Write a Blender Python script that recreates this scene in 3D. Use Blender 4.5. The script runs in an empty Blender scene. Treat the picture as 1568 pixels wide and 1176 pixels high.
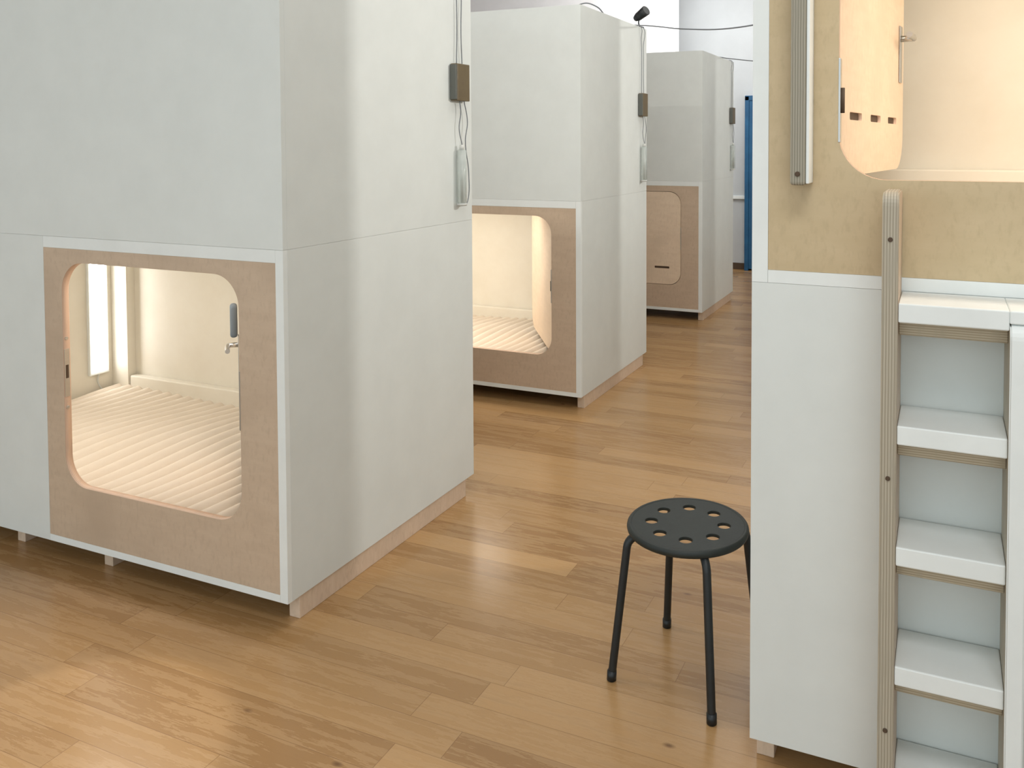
import bpy, bmesh, math, random
from mathutils import Vector, Matrix
random.seed(3)
scene=bpy.context.scene
COL=bpy.context.collection

# ---------------------------------------------------------------- materials
def srgb(r,g,b):
    def c(v):
        v/=255.0
        return v/12.92 if v<=0.04045 else ((v+0.055)/1.055)**2.4
    return (c(r),c(g),c(b),1)
def new_mat(name):
    m=bpy.data.materials.new(name); m.use_nodes=True
    nt=m.node_tree; b=nt.nodes['Principled BSDF']
    return m,nt,b
def N(nt,t,**kw):
    n=nt.nodes.new(t)
    for k,v in kw.items(): setattr(n,k,v)
    return n
def mixc(nt,a,b,f,blend='MIX'):
    n=N(nt,'ShaderNodeMix',data_type='RGBA',blend_type=blend)
    for s,v in ((6,a),(7,b),(0,f)):
        if hasattr(v,'is_output'): nt.links.new(v,n.inputs[s])
        else: n.inputs[s].default_value=v
    return n.outputs[2]
def noise(nt,scale,detail=3,vec=None,rough=.5):
    n=N(nt,'ShaderNodeTexNoise'); n.inputs['Scale'].default_value=scale
    n.inputs['Detail'].default_value=detail; n.inputs['Roughness'].default_value=rough
    if vec: nt.links.new(vec,n.inputs['Vector'])
    return n.outputs['Fac']
def ramp(nt,fac,p0,p1,c0=(0,0,0,1),c1=(1,1,1,1)):
    n=N(nt,'ShaderNodeValToRGB'); e=n.color_ramp.elements
    e[0].position=p0;e[1].position=p1;e[0].color=c0;e[1].color=c1
    nt.links.new(fac,n.inputs[0]); return n.outputs[0]
def mapping(nt,scale,rot=(0,0,0)):
    tc=N(nt,'ShaderNodeTexCoord'); mp=N(nt,'ShaderNodeMapping')
    mp.inputs['Scale'].default_value=scale; mp.inputs['Rotation'].default_value=rot
    nt.links.new(tc.outputs['Object'],mp.inputs['Vector']); return mp.outputs[0]
def bump(nt,b,h,strength=.1,dist=.01):
    n=N(nt,'ShaderNodeBump'); n.inputs['Strength'].default_value=strength; n.inputs['Distance'].default_value=dist
    nt.links.new(h,n.inputs['Height']); nt.links.new(n.outputs[0],b.inputs['Normal'])
def painted(name,col,col2=None,rough=.5,scale=6,b_=.03):
    m,nt,b=new_mat(name)
    col2=col2 or tuple(c*.95 for c in col[:3])+(1,)
    v=mapping(nt,(1,1,1)); f=noise(nt,scale,5,v,.6)
    nt.links.new(mixc(nt,col,col2,ramp(nt,f,.35,.65)),b.inputs['Base Color'])
    b.inputs['Roughness'].default_value=rough
    bump(nt,b,noise(nt,260,2,v),b_,.002)
    return m
def metal(name,col,rough=.3):
    m,nt,b=new_mat(name); b.inputs['Metallic'].default_value=1; b.inputs['Roughness'].default_value=rough
    v=mapping(nt,(1,1,30)); nt.links.new(mixc(nt,col,tuple(c*.85 for c in col[:3])+(1,),noise(nt,20,2,v)),b.inputs['Base Color'])
    return m
def birch(name,c1,c2,grain=(3,3,14)):
    m,nt,b=new_mat(name)
    v=mapping(nt,grain)
    f=noise(nt,2.2,6,v,.65)
    f2=noise(nt,3,3,mapping(nt,(1,1,1)),.5)
    base=mixc(nt,c1,c2,ramp(nt,f,.3,.7))
    base=mixc(nt,base,tuple(c*.88 for c in c2[:3])+(1,),ramp(nt,f2,.5,.8))
    fl=noise(nt,14,2,mapping(nt,(1,1,.35)),.5)
    base=mixc(nt,base,tuple(c*.74 for c in c2[:3])+(1,),ramp(nt,fl,.74,.82))
    sp=noise(nt,60,3,mapping(nt,(1,1,.5)),.6)
    base=mixc(nt,base,tuple(c*.93 for c in c2[:3])+(1,),ramp(nt,sp,.5,.75))
    nt.links.new(base,b.inputs['Base Color']); b.inputs['Roughness'].default_value=.48
    bump(nt,b,f,.05,.003); return m
def plyedge(name,c1,c2,axis='X',scale=42):
    m,nt,b=new_mat(name)
    w=N(nt,'ShaderNodeTexWave',wave_type='BANDS',bands_direction=axis)
    w.inputs['Scale'].default_value=scale; w.inputs['Distortion'].default_value=.8; w.inputs['Detail'].default_value=2
    w.inputs['Detail Scale'].default_value=.3
    nt.links.new(mapping(nt,(1,1,1)),w.inputs['Vector'])
    g=noise(nt,8,4,mapping(nt,(6,6,1)))
    base=mixc(nt,c1,c2,ramp(nt,w.outputs['Fac'],.25,.75))
    base=mixc(nt,base,tuple(c*.78 for c in c1[:3])+(1,),ramp(nt,g,.5,.75))
    nt.links.new(base,b.inputs['Base Color']); b.inputs['Roughness'].default_value=.6; return m
def emission(name,col,s):
    m=bpy.data.materials.new(name); m.use_nodes=True; nt=m.node_tree; nt.nodes.clear()
    e=nt.nodes.new('ShaderNodeEmission'); o=nt.nodes.new('ShaderNodeOutputMaterial')
    e.inputs[0].default_value=col; e.inputs[1].default_value=s; nt.links.new(e.outputs[0],o.inputs[0]); return m

M={}
M['white']=painted('white_laminate',srgb(226,230,227),srgb(222,226,223),.45)
M['whitein']=painted('white_interior',srgb(228,222,208),srgb(224,217,202),.6)
M['edge']=painted('white_edge',srgb(238,242,240),None,.5)
M['birch']=birch('birch_ply_face',srgb(207,185,161),srgb(198,175,151))
M['birch_warm']=birch('birch_ply_face_warm',srgb(206,185,149),srgb(197,176,138),(3,3,8))
M['door']=birch('birch_door',srgb(236,214,188),srgb(228,204,177))
M['jamb']=plyedge('ply_jamb',srgb(224,194,170),srgb(204,171,146),'Y',60)
M['ply']=plyedge('ply_edge_grey',srgb(186,177,158),srgb(158,148,130),'X',52)
M['plydark']=plyedge('ply_edge_weathered',srgb(166,160,144),srgb(136,130,114),'X',52)  # darker tones of the ply edge, used on the grab bar
M['plyz']=plyedge('ply_edge_horizontal',srgb(190,178,154),srgb(164,151,128),'Z',60)
M['plinth']=birch('plinth_wood',srgb(224,202,180),srgb(214,190,166),(3,30,3))
M['steel']=metal('brushed_steel',srgb(200,200,198),.28)
M['dark']=painted('dark_slot',srgb(84,66,50),None,.7)
M['black']=painted('black_powdercoat',srgb(30,36,38),srgb(26,30,32),.42,30,.1)
M['seat']=painted('black_green_plastic',srgb(33,40,37),srgb(29,35,33),.55,30,.15)
M['wall']=painted('wall_grey_paint',srgb(200,204,206),None,.8,3)
M['wallw']=painted('wall_white_paint',srgb(243,242,243),None,.8,3)
M['blue']=painted('blue_paint',srgb(38,98,140),srgb(30,84,124),.5)
M['led']=emission('led_strip_glow',(1,.985,.96,1),9)
M['cable']=painted('white_cable',srgb(205,205,200),None,.5)
M['cabledark']=painted('grey_cable',srgb(120,124,128),None,.5)
M['brown']=painted('bronze_box',srgb(112,98,70),srgb(100,86,62),.45)
M['boxgrey']=painted('grey_box',srgb(96,98,92),None,.5)
M['bluegrey']=painted('blue_grey_fabric',srgb(104,114,122),srgb(90,100,108),.9)
m,nt,b=new_mat('clear_acrylic'); b.inputs['Roughness'].default_value=.2; b.inputs['Alpha'].default_value=.45
f=noise(nt,9,2,mapping(nt,(1,1,1))); nt.links.new(ramp(nt,f,.3,.7,srgb(196,206,200),srgb(210,218,214)),b.inputs['Base Color']); M['glass']=m
# linen
m,nt,b=new_mat('ribbed_linen'); v=mapping(nt,(1,1,1))
nt.links.new(mixc(nt,srgb(230,218,202),srgb(222,208,190),noise(nt,5,4,v)),b.inputs['Base Color'])
b.inputs['Roughness'].default_value=.9; bump(nt,b,noise(nt,300,2,v),.2,.003); M['linen']=m
# oak floor
m,nt,b=new_mat('oak_plank_floor')
tc=N(nt,'ShaderNodeTexCoord'); sx=N(nt,'ShaderNodeSeparateXYZ'); nt.links.new(tc.outputs['Object'],sx.inputs[0])
def mt(op,a,b_=None):
    n=N(nt,'ShaderNodeMath',operation=op)
    for i,v in enumerate((a,b_)):
        if v is None: continue
        if hasattr(v,'is_output'): nt.links.new(v,n.inputs[i])
        else: n.inputs[i].default_value=v
    return n.outputs[0]
WP,LP=.105,1.15
yr=mt('DIVIDE',sx.outputs['Y'],WP); row=mt('FLOOR',yr); fy=mt('FRACT',yr)
wn=N(nt,'ShaderNodeTexWhiteNoise',noise_dimensions='1D'); nt.links.new(row,wn.inputs['W'])
xr=mt('ADD',mt('DIVIDE',sx.outputs['X'],LP),mt('MULTIPLY',wn.outputs['Value'],7.3)); col=mt('FLOOR',xr); fx=mt('FRACT',xr)
cb=N(nt,'ShaderNodeCombineXYZ'); nt.links.new(row,cb.inputs[0]); nt.links.new(col,cb.inputs[1])
wn2=N(nt,'ShaderNodeTexWhiteNoise',noise_dimensions='3D'); nt.links.new(cb.outputs[0],wn2.inputs['Vector'])
rnd=wn2.outputs['Value']
cc=N(nt,'ShaderNodeValToRGB'); cc.color_ramp.elements[0].color=srgb(148,112,72); cc.color_ramp.elements[1].color=srgb(182,144,98)
e=cc.color_ramp.elements.new(.5); e.color=srgb(165,128,84); nt.links.new(rnd,cc.inputs[0])
gv=N(nt,'ShaderNodeCombineXYZ')
nt.links.new(mt('ADD',mt('MULTIPLY',sx.outputs['X'],1.6),mt('MULTIPLY',rnd,50)),gv.inputs[0])
nt.links.new(mt('MULTIPLY',sx.outputs['Y'],16),gv.inputs[1]); nt.links.new(mt('MULTIPLY',rnd,20),gv.inputs[2])
gr=noise(nt,2.2,9,gv.outputs[0],.72)
base=mixc(nt,cc.outputs[0],srgb(122,86,52),mt('MULTIPLY',ramp(nt,gr,.45,.72),.55))
base=mixc(nt,base,srgb(202,166,120),mt('MULTIPLY',ramp(nt,gr,.5,.30),.3))
kn=N(nt,'ShaderNodeTexVoronoi'); kn.inputs['Scale'].default_value=3.0; kn.inputs['Randomness'].default_value=1
kv=N(nt,'ShaderNodeMapping'); kv.inputs['Scale'].default_value=(.8,1.5,1); nt.links.new(tc.outputs['Object'],kv.inputs[0]); nt.links.new(kv.outputs[0],kn.inputs['Vector'])
kf=ramp(nt,kn.outputs['Distance'],.012,.05,(1,1,1,1),(0,0,0,1))
base=mixc(nt,base,srgb(84,54,34),mt('MULTIPLY',kf,.7))
ey=mt('MINIMUM',fy,mt('SUBTRACT',1,fy)); ex=mt('MINIMUM',fx,mt('SUBTRACT',1,fx))
g1=mt('LESS_THAN',mt('MULTIPLY',ey,WP),.0009); g2=mt('LESS_THAN',mt('MULTIPLY',ex,LP),.0011)
gap=mt('MAXIMUM',g1,g2)
base=mixc(nt,base,srgb(104,72,44),mt('MULTIPLY',gap,.5))
nt.links.new(base,b.inputs['Base Color'])
nt.links.new(mt('ADD',.15,mt('MULTIPLY',gr,.16)),b.inputs['Roughness'])
bump(nt,b,mt('SUBTRACT',mt('MULTIPLY',gr,.3),gap),.08,.002)
M['floor']=m

# ---------------------------------------------------------------- geometry helpers
def link(name,me,parent=None,mat=None,smooth=False):
    ob=bpy.data.objects.new(name,me); COL.objects.link(ob)
    if parent: ob.parent=parent
    if mat: me.materials.append(mat)
    if smooth:
        for p in me.polygons: p.use_smooth=True
    return ob
def empty(name,loc=(0,0,0),parent=None,rot=0):
    o=bpy.data.objects.new(name,None); COL.objects.link(o); o.location=loc; o.empty_display_size=.1
    o.rotation_euler=(0,0,rot)
    if parent: o.parent=parent
    return o
def box(name,a,b_,c,d,e,f_,mat,parent=None,bev=.0015,seg=2):
    x0,x1=sorted((a,b_)); y0,y1=sorted((c,d)); z0,z1=sorted((e,f_))
    bm=bmesh.new(); bmesh.ops.create_cube(bm,size=1)
    bmesh.ops.scale(bm,vec=(x1-x0,y1-y0,z1-z0),verts=bm.verts)
    bmesh.ops.translate(bm,vec=((x0+x1)/2,(y0+y1)/2,(z0+z1)/2),verts=bm.verts)
    if bev>0: bmesh.ops.bevel(bm,geom=bm.edges[:],offset=bev,segments=seg,affect='EDGES',profile=.5)
    me=bpy.data.meshes.new(name); bm.to_mesh(me); bm.free()
    return link(name,me,parent,mat)
def rrect(x0,x1,z0,z1,r,n=10):
    pts=[]
    for cx,cz,a0 in ((x1-r,z1-r,0),(x0+r,z1-r,90),(x0+r,z0+r,180),(x1-r,z0+r,270)):
        for i in range(n+1):
            a=math.radians(a0+90*i/n); pts.append((cx+r*math.cos(a),cz+r*math.sin(a)))
    return pts
def rect(x0,x1,z0,z1): return [(x0,z0),(x1,z0),(x1,z1),(x0,z1)]
def plate(name,loops,y0,y1,mat,parent=None,side_mat=None,bev=0,plane='XZ'):
    cu=bpy.data.curves.new(name,'CURVE'); cu.dimensions='2D'; cu.fill_mode='BOTH'; cu.extrude=abs(y1-y0)/2
    cu.bevel_depth=bev; cu.bevel_resolution=2
    if bev: cu.extrude-=bev; cu.offset=-bev
    for lp in loops:
        s=cu.splines.new('POLY'); s.points.add(len(lp)-1); s.use_cyclic_u=True
        for i,(x,z) in enumerate(lp): s.points[i].co=(x,z,0,1)
    tmp=bpy.data.objects.new('tmp',cu); COL.objects.link(tmp)
    dg=bpy.context.evaluated_depsgraph_get(); me=bpy.data.meshes.new_from_object(tmp.evaluated_get(dg))
    bpy.data.objects.remove(tmp)
    ym=(y0+y1)/2
    for v in me.vertices:
        x,z,d=v.co
        v.co=(x,ym+d,z) if plane=='XZ' else (x,z,ym+d)
    bm=bmesh.new(); bm.from_mesh(me); bmesh.ops.remove_doubles(bm,verts=bm.verts,dist=1e-5)
    bmesh.ops.recalc_face_normals(bm,faces=bm.faces); bm.to_mesh(me); bm.free()
    me.name=name; me.materials.clear(); me.materials.append(mat)
    if side_mat:
        me.materials.append(side_mat)
        for p in me.polygons:
            p.material_index=1 if abs(p.normal.y if plane=='XZ' else p.normal.z)<.5 else 0
    else:
        for p in me.polygons: p.material_index=0
    return link(name,me,parent)
def tube(name,pts,r,mat,parent=None,smooth=True,cyc=False,bez=True,res=8):
    cu=bpy.data.curves.new(name,'CURVE'); cu.dimensions='3D'; cu.bevel_depth=r; cu.bevel_resolution=4; cu.use_fill_caps=True
    cu.resolution_u=res
    if bez:
        s=cu.splines.new('BEZIER'); s.bezier_points.add(len(pts)-1)
        for i,p in enumerate(pts):
            s.bezier_points[i].co=p; s.bezier_points[i].handle_left_type=s.bezier_points[i].handle_right_type='AUTO'
    else:
        s=cu.splines.new('POLY'); s.points.add(len(pts)-1)
        for i,p in enumerate(pts): s.points[i].co=(*p,1)
    s.use_cyclic_u=cyc
    tmp=bpy.data.objects.new('tmp',cu); COL.objects.link(tmp)
    dg=bpy.context.evaluated_depsgraph_get(); me=bpy.data.meshes.new_from_object(tmp.evaluated_get(dg)); bpy.data.objects.remove(tmp)
    me.name=name; me.materials.clear(); return link(name,me,parent,mat,True)
def cyl(name,p0,p1,r,mat,parent=None,n=24,bev=.001,r2=None):
    p0=Vector(p0);p1=Vector(p1); d=p1-p0
    bm=bmesh.new(); bmesh.ops.create_cone(bm,cap_ends=True,segments=n,radius1=r,radius2=r if r2 is None else r2,depth=d.length)
    if bev:
        es=[e for e in bm.edges if any(len(f.verts)>4 for f in e.link_faces)]
        bmesh.ops.bevel(bm,geom=es,offset=bev,segments=2,affect='EDGES')
    q=d.to_track_quat('Z','Y').to_matrix().to_4x4(); q.translation=(p0+p1)/2
    bmesh.ops.transform(bm,matrix=q,verts=bm.verts)
    me=bpy.data.meshes.new(name); bm.to_mesh(me); bm.free()
    ob=link(name,me,parent,mat)
    for p in me.polygons: p.use_smooth=len(p.vertices)<=4
    return ob

# ---------------------------------------------------------------- pod
W,D=2.27,1.17
ZB,ZS,ZT=.08,1.243,2.392
HW=.87
def door(parent,m,hinge_a,yh,z0,z1,angle,hw=True):
    h=empty('door_leaf',(m*hinge_a,yh,0),parent)
    h.rotation_euler=(0,0,(angle if m>0 else -angle))
    w=HW-.008
    slots=[]
    if hw:
        for s0,s1 in ((.11,.25),(.36,.50),(.61,.75)):
            slots.append(rrect(min(m*s0,m*s1),max(m*s0,m*s1),z0+.145,z0+.165,.006,3))
        box('vent_backing',m*.09,m*.77,.0095,.0105,z0+.13,z0+.18,M['dark'],h,0)
    plate('door_panel',[rrect(min(m*.004,m*w),max(m*.004,m*w),z0+.004,z1-.004,.108)]+slots,.0,.02,M['door'],h,M['jamb'])
    zm=(z0+z1)/2
    for sgn,y in ((-1,-.001),(1,.021)):
        if not hw and sgn<0: continue
        box('lock_plate',m*(w-.085),m*(w-.045),y,y+sgn*.004,zm-.13,zm+.05,M['steel'],h,.001)
        cyl('handle_spindle',(m*(w-.065),y,zm+.01),(m*(w-.065),y+sgn*.045,zm+.01),.010,M['steel'],h)
        tube('lever',[(m*(w-.065),y+sgn*.042,zm+.01),(m*(w-.09),y+sgn*.045,zm+.01),(m*(w-.175),y+sgn*.045,zm+.01)],.0095,M['steel'],h)
    return h
def mattress(parent,m,z):
    nx,ny=460,44
    a0,a1,y0,y1=.045,W-.045,.04,D-.04
    bm=bmesh.new(); rows=[]
    for j in range(ny+1):
        r=[]
        for i in range(nx+1):
            a=a0+(a1-a0)*i/nx; y=y0+(y1-y0)*j/ny
            ph=a+.022*math.sin(y*5+a*1.3)+.05*y
            h=z+.026*abs(math.sin(math.pi*ph/.074))**.8+.016*math.sin(a*4.1+y*2.2)*math.sin(y*3.1+.5)
            edge=min(a-a0,a1-a,y-y0,y1-y); h-=.05*max(0,1-edge/.05)**2
            r.append(bm.verts.new((m*a,y,h)))
        rows.append(r)
    for j in range(ny):
        for i in range(nx): bm.faces.new((rows[j][i],rows[j][i+1],rows[j+1][i+1],rows[j+1][i]))
    border=rows[0]+[r[-1] for r in rows[1:]]+rows[-1][-2::-1]+[rows[j][0] for j in range(ny-1,0,-1)]
    low=[bm.verts.new((v.co.x,v.co.y,z-.135)) for v in border]
    n=len(border)
    for i in range(n): bm.faces.new((border[i],border[(i+1)%n],low[(i+1)%n],low[i]))
    bmesh.ops.recalc_face_normals(bm,faces=bm.faces)
    me=bpy.data.meshes.new('mattress'); bm.to_mesh(me); bm.free(); link('mattress',me,parent,M['linen'],True)
def shell(parent,m,z0,z1,opening,lit=0,door_angle=None,tag='lower',t=.03,plate_dz=0,hw=True):
    B=lambda n,a,b_,c,d,e,f_,mt_,bev=.0006: box(tag+'_'+n,m*a,m*b_,c,d,e,f_,mt_,parent,bev)
    ys=.0203
    B('side_aisle',0,t,ys,D,z0,z1,M['white']); B('side_far',W-t,W,ys,D,z0,z1,M['white'])
    B('back',t,W-t,D-t,D,z0,z1,M['white'])
    B('bottom',t,W-t,ys,D-t,z0,z0+t*.8,M['white']); B('top',t,W-t,ys,D-t,z1-t,z1,M['white'])
    B('lining_back',t,W-t,D-t-.012,D-t-.0005,z0+t*.8,z1-t,M['whitein'],0)
    B('lining_far',W-t-.012,W-t-.0005,.03,D-t-.012,z0+t*.8,z1-t,M['whitein'],0)
    B('lining_top',t,W-t-.012,.03,D-t-.012,z1-t-.01,z1-t-.0005,M['whitein'],0)
    if not opening:
        B('front',0.0,W,0,.02,z0,z1,M['white']); return
    if tag=='lower': pa0,pa1,pz0,pz1,ha0,hz0,hz1=.033,1.16,z0+.025,z1-.043,.193,z0+.23,z1-.093
    else:            pa0,pa1,pz0,pz1,ha0,hz0,hz1=.040,1.17,z0+.032,z1-.025,.205,z0+.257,z1-.075
    ha1=ha0+HW
    xs=sorted((m*pa0,m*pa1)); hx=sorted((m*ha0,m*ha1))
    plate(tag+'_opening_panel',[rect(xs[0],xs[1],pz0,pz1),rrect(hx[0],hx[1],hz0,hz1,.11)],.001,.028,
          M['birch'] if m<0 else M['birch_warm'],parent,M['jamb'])
    B('front_filler',pa1+.0005,W,0,.02,z0,z1,M['white'])
    B('edge_side',0,pa0-.0005,0,.02,z0,z1,M['edge'])
    B('edge_bottom',pa0,pa1,0,.0203,z0,pz0-.0005,M['edge'])
    B('edge_top',pa0,pa1,0,.0203,pz1+.0005,z1,M['edge'])
    zm=(hz0+hz1)/2+plate_dz
    B('strike_plate',ha1-.0015,ha1+.001,.004,.024,zm-.09,zm+.09,M['steel'],.0005)
    B('strike_hole',ha1-.0025,ha1,.009,.019,zm-.02,zm+.03,M['dark'],0)
    for dz in (.13,-.13):
        cyl(tag+'_jamb_screw',(m*(ha1-.003),.014,zm+dz),(m*(ha1+.001),.014,zm+dz),.006,M['steel'],parent,12,0)
    B('hinge_plate',ha0-.001,ha0+.004,-.0005,.027,zm-.10,zm+.10,M['steel'],.001)
    cyl(tag+'_hinge_pin',(m*(ha0+.007),.012,zm-.03),(m*(ha0+.007),.012,zm+.03),.006,M['dark'],parent,12,.0005)
    mattress(parent,m,z0+.165)
    B('corner_post',W-t-.012-.12,W-t-.012,D-t-.012-.05,D-t-.012,z0+t*.8+.1,z1-t-.01,M['whitein'],.002)
    B('ledge',t,W-t-.14,D-t-.012-.045,D-t-.012,z0+t*.8+.08,z0+.25,M['whitein'],.006)
    if lit:
        # flat led strip light in an aluminium channel on the far wall
        aw=W-t-.0125
        B('led_channel',aw-.018,aw,D-.235,D-.125,z0+.27,z1-.06,M['edge'],.002)
        B('led_strip',aw-.0215,aw-.0182,D-.225,D-.135,z0+.285,z1-.075,M['led'],0)
        tube(tag+'_led_cord',[(m*(aw-.01),D-.18,z0+.275),(m*(aw-.008),D-.185,z0+.23),(m*(aw-.02),D-.17,z0+.18)],.004,M['cable'],parent)
        ld=bpy.data.lights.new('pod_interior_fill','AREA'); ld.shape='RECTANGLE'; ld.size=1.1; ld.size_y=.2; ld.energy=lit; ld.color=(1,.88,.75) if m>0 else (1,.94,.86)  # added fill under the pod ceiling, separate from the led strip
        lo=bpy.data.objects.new(tag+'_fill_light',ld); COL.objects.link(lo); lo.parent=parent; lo.location=(m*1.2,.25,z1-t-.03)
        lo.rotation_euler=(math.radians(12),0,0)
    if door_angle is not None:
        door(parent,m,ha0,.004 if door_angle==0 else .012,hz0,hz1,math.radians(door_angle),hw)
def pod(name,x,y,m,low,up):
    p=empty(name,(x,y,0))
    shell(p,m,ZB,ZS-.0003,**low,tag='lower'); shell(p,m,ZS+.0003,ZT,**up,tag='upper')
    for i,a in enumerate((.006,.90,1.40,2.2)):
        box('plinth_runner_%d'%(i+1),m*a,m*(a+.045),.06,D-.06,0,ZB+.001,M['plinth'],p,.002)
    return p
no=dict(opening=False)
XA=-1.962
podA=pod('sleeping_pod',XA,2.083,-1,dict(opening=True,lit=6.2,door_angle=43.5),no)
podB=pod('sleeping_pod',XA,4.475,-1,dict(opening=True,lit=10,door_angle=55,hw=False),no)
podC=pod('sleeping_pod',XA,7.136,-1,dict(opening=True,lit=0,door_angle=0),no)
XD=-.438
podD=pod('sleeping_pod',XD,2.057,1,no,dict(opening=True,lit=13,door_angle=83,plate_dz=-.22))
podE=pod('sleeping_pod',XD,4.45,1,no,dict(opening=True,lit=0,door_angle=0))
podF=pod('sleeping_pod',XD,7.10,1,no,dict(opening=True,lit=0,door_angle=0))
gb=empty('grab_bar',(0,0,0),podD); gb.matrix_parent_inverse=Matrix.Translation((-XD,-2.057,0))
YF=2.0565
box('bar',-.335,-.298,1.985,YF,1.488,2.33,M['plydark'],gb,.008,3)
box('bar_side_lamination',-.2985,-.291,1.99,YF,1.492,2.33,M['edge'],gb,.002)
cyl('bar_bolt',(-.3165,1.981,1.515),(-.3165,1.99,1.515),.006,M['dark'],gb,14,.0008)

# ---------------------------------------------------------------- ladder on pod D
lad=empty('bunk_ladder',(0,0,0))
YL=1.895
def rail(name,x0,x1,ztop,y0,mat,side):
    r=.03
    pts=[(y0,0.0),(YF-.001,0.0),(YF-.001,ztop-r)]
    for i in range(7):
        a=math.radians(90*i/6); pts.append((YF-.001-r+r*math.cos(a),ztop-r+r*math.sin(a)))
    for i in range(7):
        a=math.radians(90+90*i/6); pts.append((y0+r+r*math.cos(a),ztop-r+r*math.sin(a)))
    bm=bmesh.new(); A=[bm.verts.new((x0,y,z)) for y,z in pts]; B_=[bm.verts.new((x1,y,z)) for y,z in pts]
    bm.faces.new(A); bm.faces.new(B_[::-1]); n=len(pts)
    for i in range(n): bm.faces.new((A[i],A[(i+1)%n],B_[(i+1)%n],B_[i]))
    bmesh.ops.recalc_face_normals(bm,faces=bm.faces)
    bmesh.ops.bevel(bm,geom=[e for e in bm.edges if abs(e.verts[0].co.x-e.verts[1].co.x)<1e-6],offset=.003,segments=2,affect='EDGES')
    me=bpy.data.meshes.new(name); bm.to_mesh(me); bm.free()
    me.materials.append(mat); me.materials.append(side)
    for p in me.polygons: p.material_index=1 if abs(p.normal.x)>.9 else 0
    return link(name,me,lad)
rail('rail_left',-.122,-.088,1.482,YL,M['ply'],M['birch'])
rail('rail_right',.128,.163,1.215,YL-.012,M['edge'],M['ply'])
for i,zt in enumerate((1.243,.977,.711,.446,.180)):
    box('tread_%d'%(i+1),-.0875,.1275,YL+.002,YF-.002,zt-.042,zt,M['edge'],lad,.003)
    box('tread_batten_%d'%(i+1),-.0875,.1275,YL+.035,YL+.07,zt-.075,zt-.042,M['plyz'],lad,.002)
box('top_platform',.1276,.95,YL+.002,YF-.002,1.2155,1.243,M['edge'],lad,.003)
box('platform_batten',.1635,.95,YL+.035,YL+.07,1.168,1.2155,M['plyz'],lad,.002)
for z in (1.38,.86,.3):
    cyl('rail_bolt',(-.105,YL-.003,z),(-.105,YL+.01,z),.005,M['dark'],lad,14,.0008)

# ---------------------------------------------------------------- stool
st=empty('metal_stool',(-.695,2.375,0))
def circ(cx,cy,r,n=48): return [(cx+r*math.cos(2*math.pi*i/n),cy+r*math.sin(2*math.pi*i/n)) for i in range(n)]
loops=[circ(0,0,.174,96)]
for i in range(8):
    a=2*math.pi*(i+.3)/8; loops.append(circ(.108*math.cos(a),.108*math.sin(a),.0195,24))
plate('seat',loops,.442,.452,M['seat'],st,None,.0015,'XY')
bm=bmesh.new(); R,r_=.172,.012
rings=[]
for i in range(96):
    a=2*math.pi*i/96; ring=[]
    for j in range(12):
        b2=2*math.pi*j/12; rr=R+r_*math.cos(b2)*.8; ring.append(bm.verts.new((rr*math.cos(a),rr*math.sin(a),.442+r_*math.sin(b2))))
    rings.append(ring)
for i in range(96):
    for j in range(12): bm.faces.new((rings[i][j],rings[(i+1)%96][j],rings[(i+1)%96][(j+1)%12],rings[i][(j+1)%12]))
bmesh.ops.recalc_face_normals(bm,faces=bm.faces)
me=bpy.data.meshes.new('seat_rim'); bm.to_mesh(me); bm.free(); link('seat_rim',me,st,M['seat'],True)
for i in range(4):
    a=math.radians(33+90*i); c,s=math.cos(a),math.sin(a)
    prof=[(.137,.427),(.150,.427)]
    for k in range(1,7):
        t=math.radians(84*k/6); prof.append((.150+.036*math.sin(t),.391+.036*math.cos(t)))
    prof.append((.232,.012))
    tube('leg_%d'%(i+1),[(q*c,q*s,z) for q,z in prof],.0122,M['black'],st,bez=False)
    cyl('foot_%d'%(i+1),(.2325*c,.2325*s,0),(.231*c,.231*s,.03),.0142,M['black'],st,20,.002)

# ---------------------------------------------------------------- hanging lamps on aisle side of left pods
def hang(y0):
    p=empty('hanging_tube_lamp',(XA,y0,0))
    x=.0005
    box('control_box',x,x+.035,1.00,1.10,1.77,1.93,M['brown'],p,.003)
    box('control_box_cover',x+.002,x+.033,.990,1.001,1.775,1.925,M['boxgrey'],p,.002)
    cyl('glass_tube',(x+.025,1.045,1.325),(x+.025,1.045,1.56),.021,M['glass'],p,28,.004)
    cyl('inner_tube',(x+.025,1.045,1.33),(x+.025,1.045,1.55),.006,M['cable'],p,12,.001)
    cyl('tube_cap',(x+.025,1.045,1.555),(x+.025,1.045,1.58),.010,M['cable'],p,16,.002)
    cyl('tube_foot',(x+.025,1.045,1.315),(x+.025,1.045,1.326),.022,M['cable'],p,28,.002)
    tube('cord_a',[(-.02,1.02,2.397),(.006,1.02,2.395),(.010,1.03,2.3),(.012,1.035,2.1),(.012,1.03,1.93)],.0022,M['cabledark'],p)
    tube('cord_b',[(-.02,1.07,2.397),(.006,1.07,2.395),(.010,1.075,2.25),(.014,1.065,2.05),(.012,1.075,1.93)],.0022,M['cabledark'],p)
    tube('cord_c',[(.02,1.04,1.775),(.022,1.045,1.72),(.02,1.035,1.65),(.028,1.045,1.58)],.0022,M['cabledark'],p)
    tube('cord_d',[(.02,1.075,1.775),(.022,1.10,1.68),(.02,1.085,1.60),(.018,1.115,1.45),(.02,1.10,1.33),(.028,1.06,1.318)],.0022,M['cabledark'],p)
for y in (2.083,4.475,7.136): hang(y)
bag=[o for o in podA.children if o.name.startswith('door_leaf')][0]
box('hanging_cloth',-.850,-.79,-.035,-.006,.77,.91,M['bluegrey'],bag,.012,3)

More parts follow.
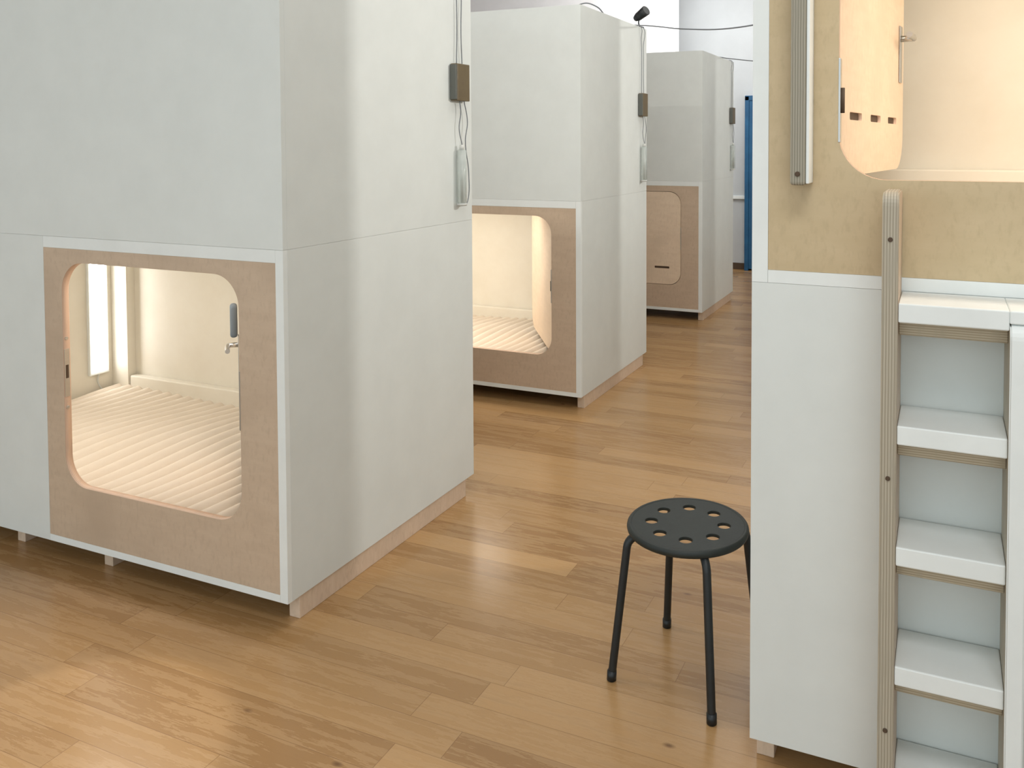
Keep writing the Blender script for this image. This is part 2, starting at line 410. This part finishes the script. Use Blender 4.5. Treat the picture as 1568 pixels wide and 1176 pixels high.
# clip spotlight on pod B
sp=empty('clip_spotlight',(XA-.035,4.475+D-.04,ZT))
cyl('base',(0,0,0),(0,0,.012),.03,M['black'],sp)
tube('arm',[(0,0,.01),(-.01,.0,.05),(.012,0,.085)],.005,M['black'],sp)
cyl('head',(-.02,.01,.085),(.055,-.02,.125),.03,M['black'],sp,28,.003,.036)
cyl('head_back',(-.045,.018,.072),(-.02,.01,.085),.018,M['black'],sp,24,.003,.029)
cb1=empty('power_cable',(0,0,0))
tube('cord',[(-2.35,5.2,2.40),(-2.15,5.1,2.43),(-2.0,5.45,2.40),(-1.9,5.5,2.395),(-1.6,5.37,2.34),(-1.2,5.15,2.30),(-.8,4.95,2.33),(-.42,4.8,2.40)],.0045,M['cabledark'],cb1)
tube('cord_loop',[(-2.15,4.75,2.397),(-2.08,4.78,2.45),(-2.02,4.85,2.44),(-2.0,4.95,2.397)],.004,M['cabledark'],cb1)
cb2=empty('power_cable',(0,0,0))
tube('cord',[(-2.15,7.7,2.396),(-1.99,7.85,2.40),(-1.9,7.8,2.38),(-1.2,7.5,2.30),(-.42,7.3,2.40)],.0045,M['cabledark'],cb2)

# ---------------------------------------------------------------- room
box('floor',-7,4.5,-3,10.42,-.08,0,M['floor'],None,0)
box('ceiling',-7,4.5,-3,10.42,3.6,3.7,M['wallw'],None,0)
box('wall_back',-7,4.5,10.30,10.42,0,3.6,M['wall'],None,0)
box('wall_left',-7.12,-7,-3,10.42,0,3.6,M['wallw'],None,0)
box('wall_right',4.5,4.62,-3,10.42,0,3.6,M['wallw'],None,0)
box('wall_partition',-7,-2.93,9.45,9.6,0,3.6,M['wallw'],None,0)
box('baseboard_back',-2.9,4.5,10.28,10.30,0,.08,M['dark'],None,.003)
box('trim_1',-2.9,4.5,10.27,10.30,.88,.92,M['edge'],None,.003)
bd=empty('blue_door',(0,0,0))
box('leaf',-2.22,-1.45,10.22,10.26,.02,2.1,M['blue'],bd,.004)
box('frame_side',-2.27,-2.22,10.21,10.298,0,2.15,M['blue'],bd,.003)
box('frame_top',-2.27,-1.40,10.21,10.298,2.10,2.16,M['blue'],bd,.003)
box('frame_side_far',-1.45,-1.40,10.21,10.298,0,2.15,M['blue'],bd,.003)

# ---------------------------------------------------------------- lights
def area(name,loc,target,sx_,sy_,e,col):
    l=bpy.data.lights.new(name,'AREA'); l.shape='RECTANGLE'; l.size=sx_; l.size_y=sy_; l.energy=e; l.color=col
    o=bpy.data.objects.new(name,l); COL.objects.link(o); o.location=loc
    o.rotation_euler=(Vector(target)-Vector(loc)).to_track_quat('-Z','Y').to_euler(); return o
area('aisle_fill_light',(-1.2,5.4,3.55),(-1.2,5.4,0),1.2,6.5,38,(1,.98,.94))  # added soft fill over the aisle, lifts the far pods; no known fixture
area('partition_fill_light',(-2.6,8.6,3.55),(-4.0,9.8,2.0),2,1.2,75,(1,.99,.98))  # added fill, aimed at the partition to brighten it
area('ceiling_light_near',(-3.2,2.22,3.5),(-3.2,2.22,0),3.4,.10,44,(1,.98,.95))
area('entry_fill_light',(.2,.3,3.5),(.2,.9,0),1.2,.6,28,(.97,.99,1))  # added fill above the camera, brightens ladder treads and near floor
area('gap_lamp_1',(.30,3.61,2.25),(-1.96,3.0,1.5),.04,.06,19,(1,.97,.92))
area('gap_lamp_2',(.30,5.86,2.25),(-1.96,5.4,1.5),.04,.06,17,(1,.97,.92))
area('gap_lamp_3',(.30,8.6,2.25),(-1.96,8.2,1.5),.06,.08,14,(1,.97,.92))
l=bpy.data.lights.new('floor_patch_spot','SPOT'); l.energy=130; l.spot_size=math.radians(15); l.spot_blend=.2; l.shadow_soft_size=.03; l.color=(1,.98,.96)  # added spot; its pool stands in for a glossy reflection on the floor
o=bpy.data.objects.new('floor_patch_spot',l); COL.objects.link(o); o.location=(-1.9,.9,3.4)
o.rotation_euler=(Vector((-2.1,1.38,0))-Vector(o.location)).to_track_quat('-Z','Y').to_euler()
w=bpy.data.worlds.new('world'); scene.world=w; w.use_nodes=True
bg=w.node_tree.nodes['Background']; bg.inputs[0].default_value=(.85,.95,.98,1); bg.inputs[1].default_value=1.3

# ---------------------------------------------------------------- camera
f,cx,cy,yaw,pi_,ro=1278.771,908.985,262.659,.3977,-.0350,-.0018
fw=Vector((-math.sin(yaw)*math.cos(pi_),math.cos(yaw)*math.cos(pi_),math.sin(pi_)))
rt=Vector((math.cos(yaw),math.sin(yaw),0)); up=rt.cross(fw)
r2=rt*math.cos(ro)+up*math.sin(ro); u2=up*math.cos(ro)-rt*math.sin(ro)
cd=bpy.data.cameras.new('camera'); cam=bpy.data.objects.new('camera',cd); COL.objects.link(cam)
mat=Matrix((r2,u2,-fw)).transposed().to_4x4(); mat.translation=(0,0,1.59); cam.matrix_world=mat
cd.sensor_fit='HORIZONTAL'; cd.sensor_width=36; cd.lens=f/1568*36
cd.shift_x=(784-cx)/1568; cd.shift_y=-(588-cy)/1568
scene.camera=cam
scene.view_settings.view_transform='Standard'
scene.view_settings.exposure=0.08
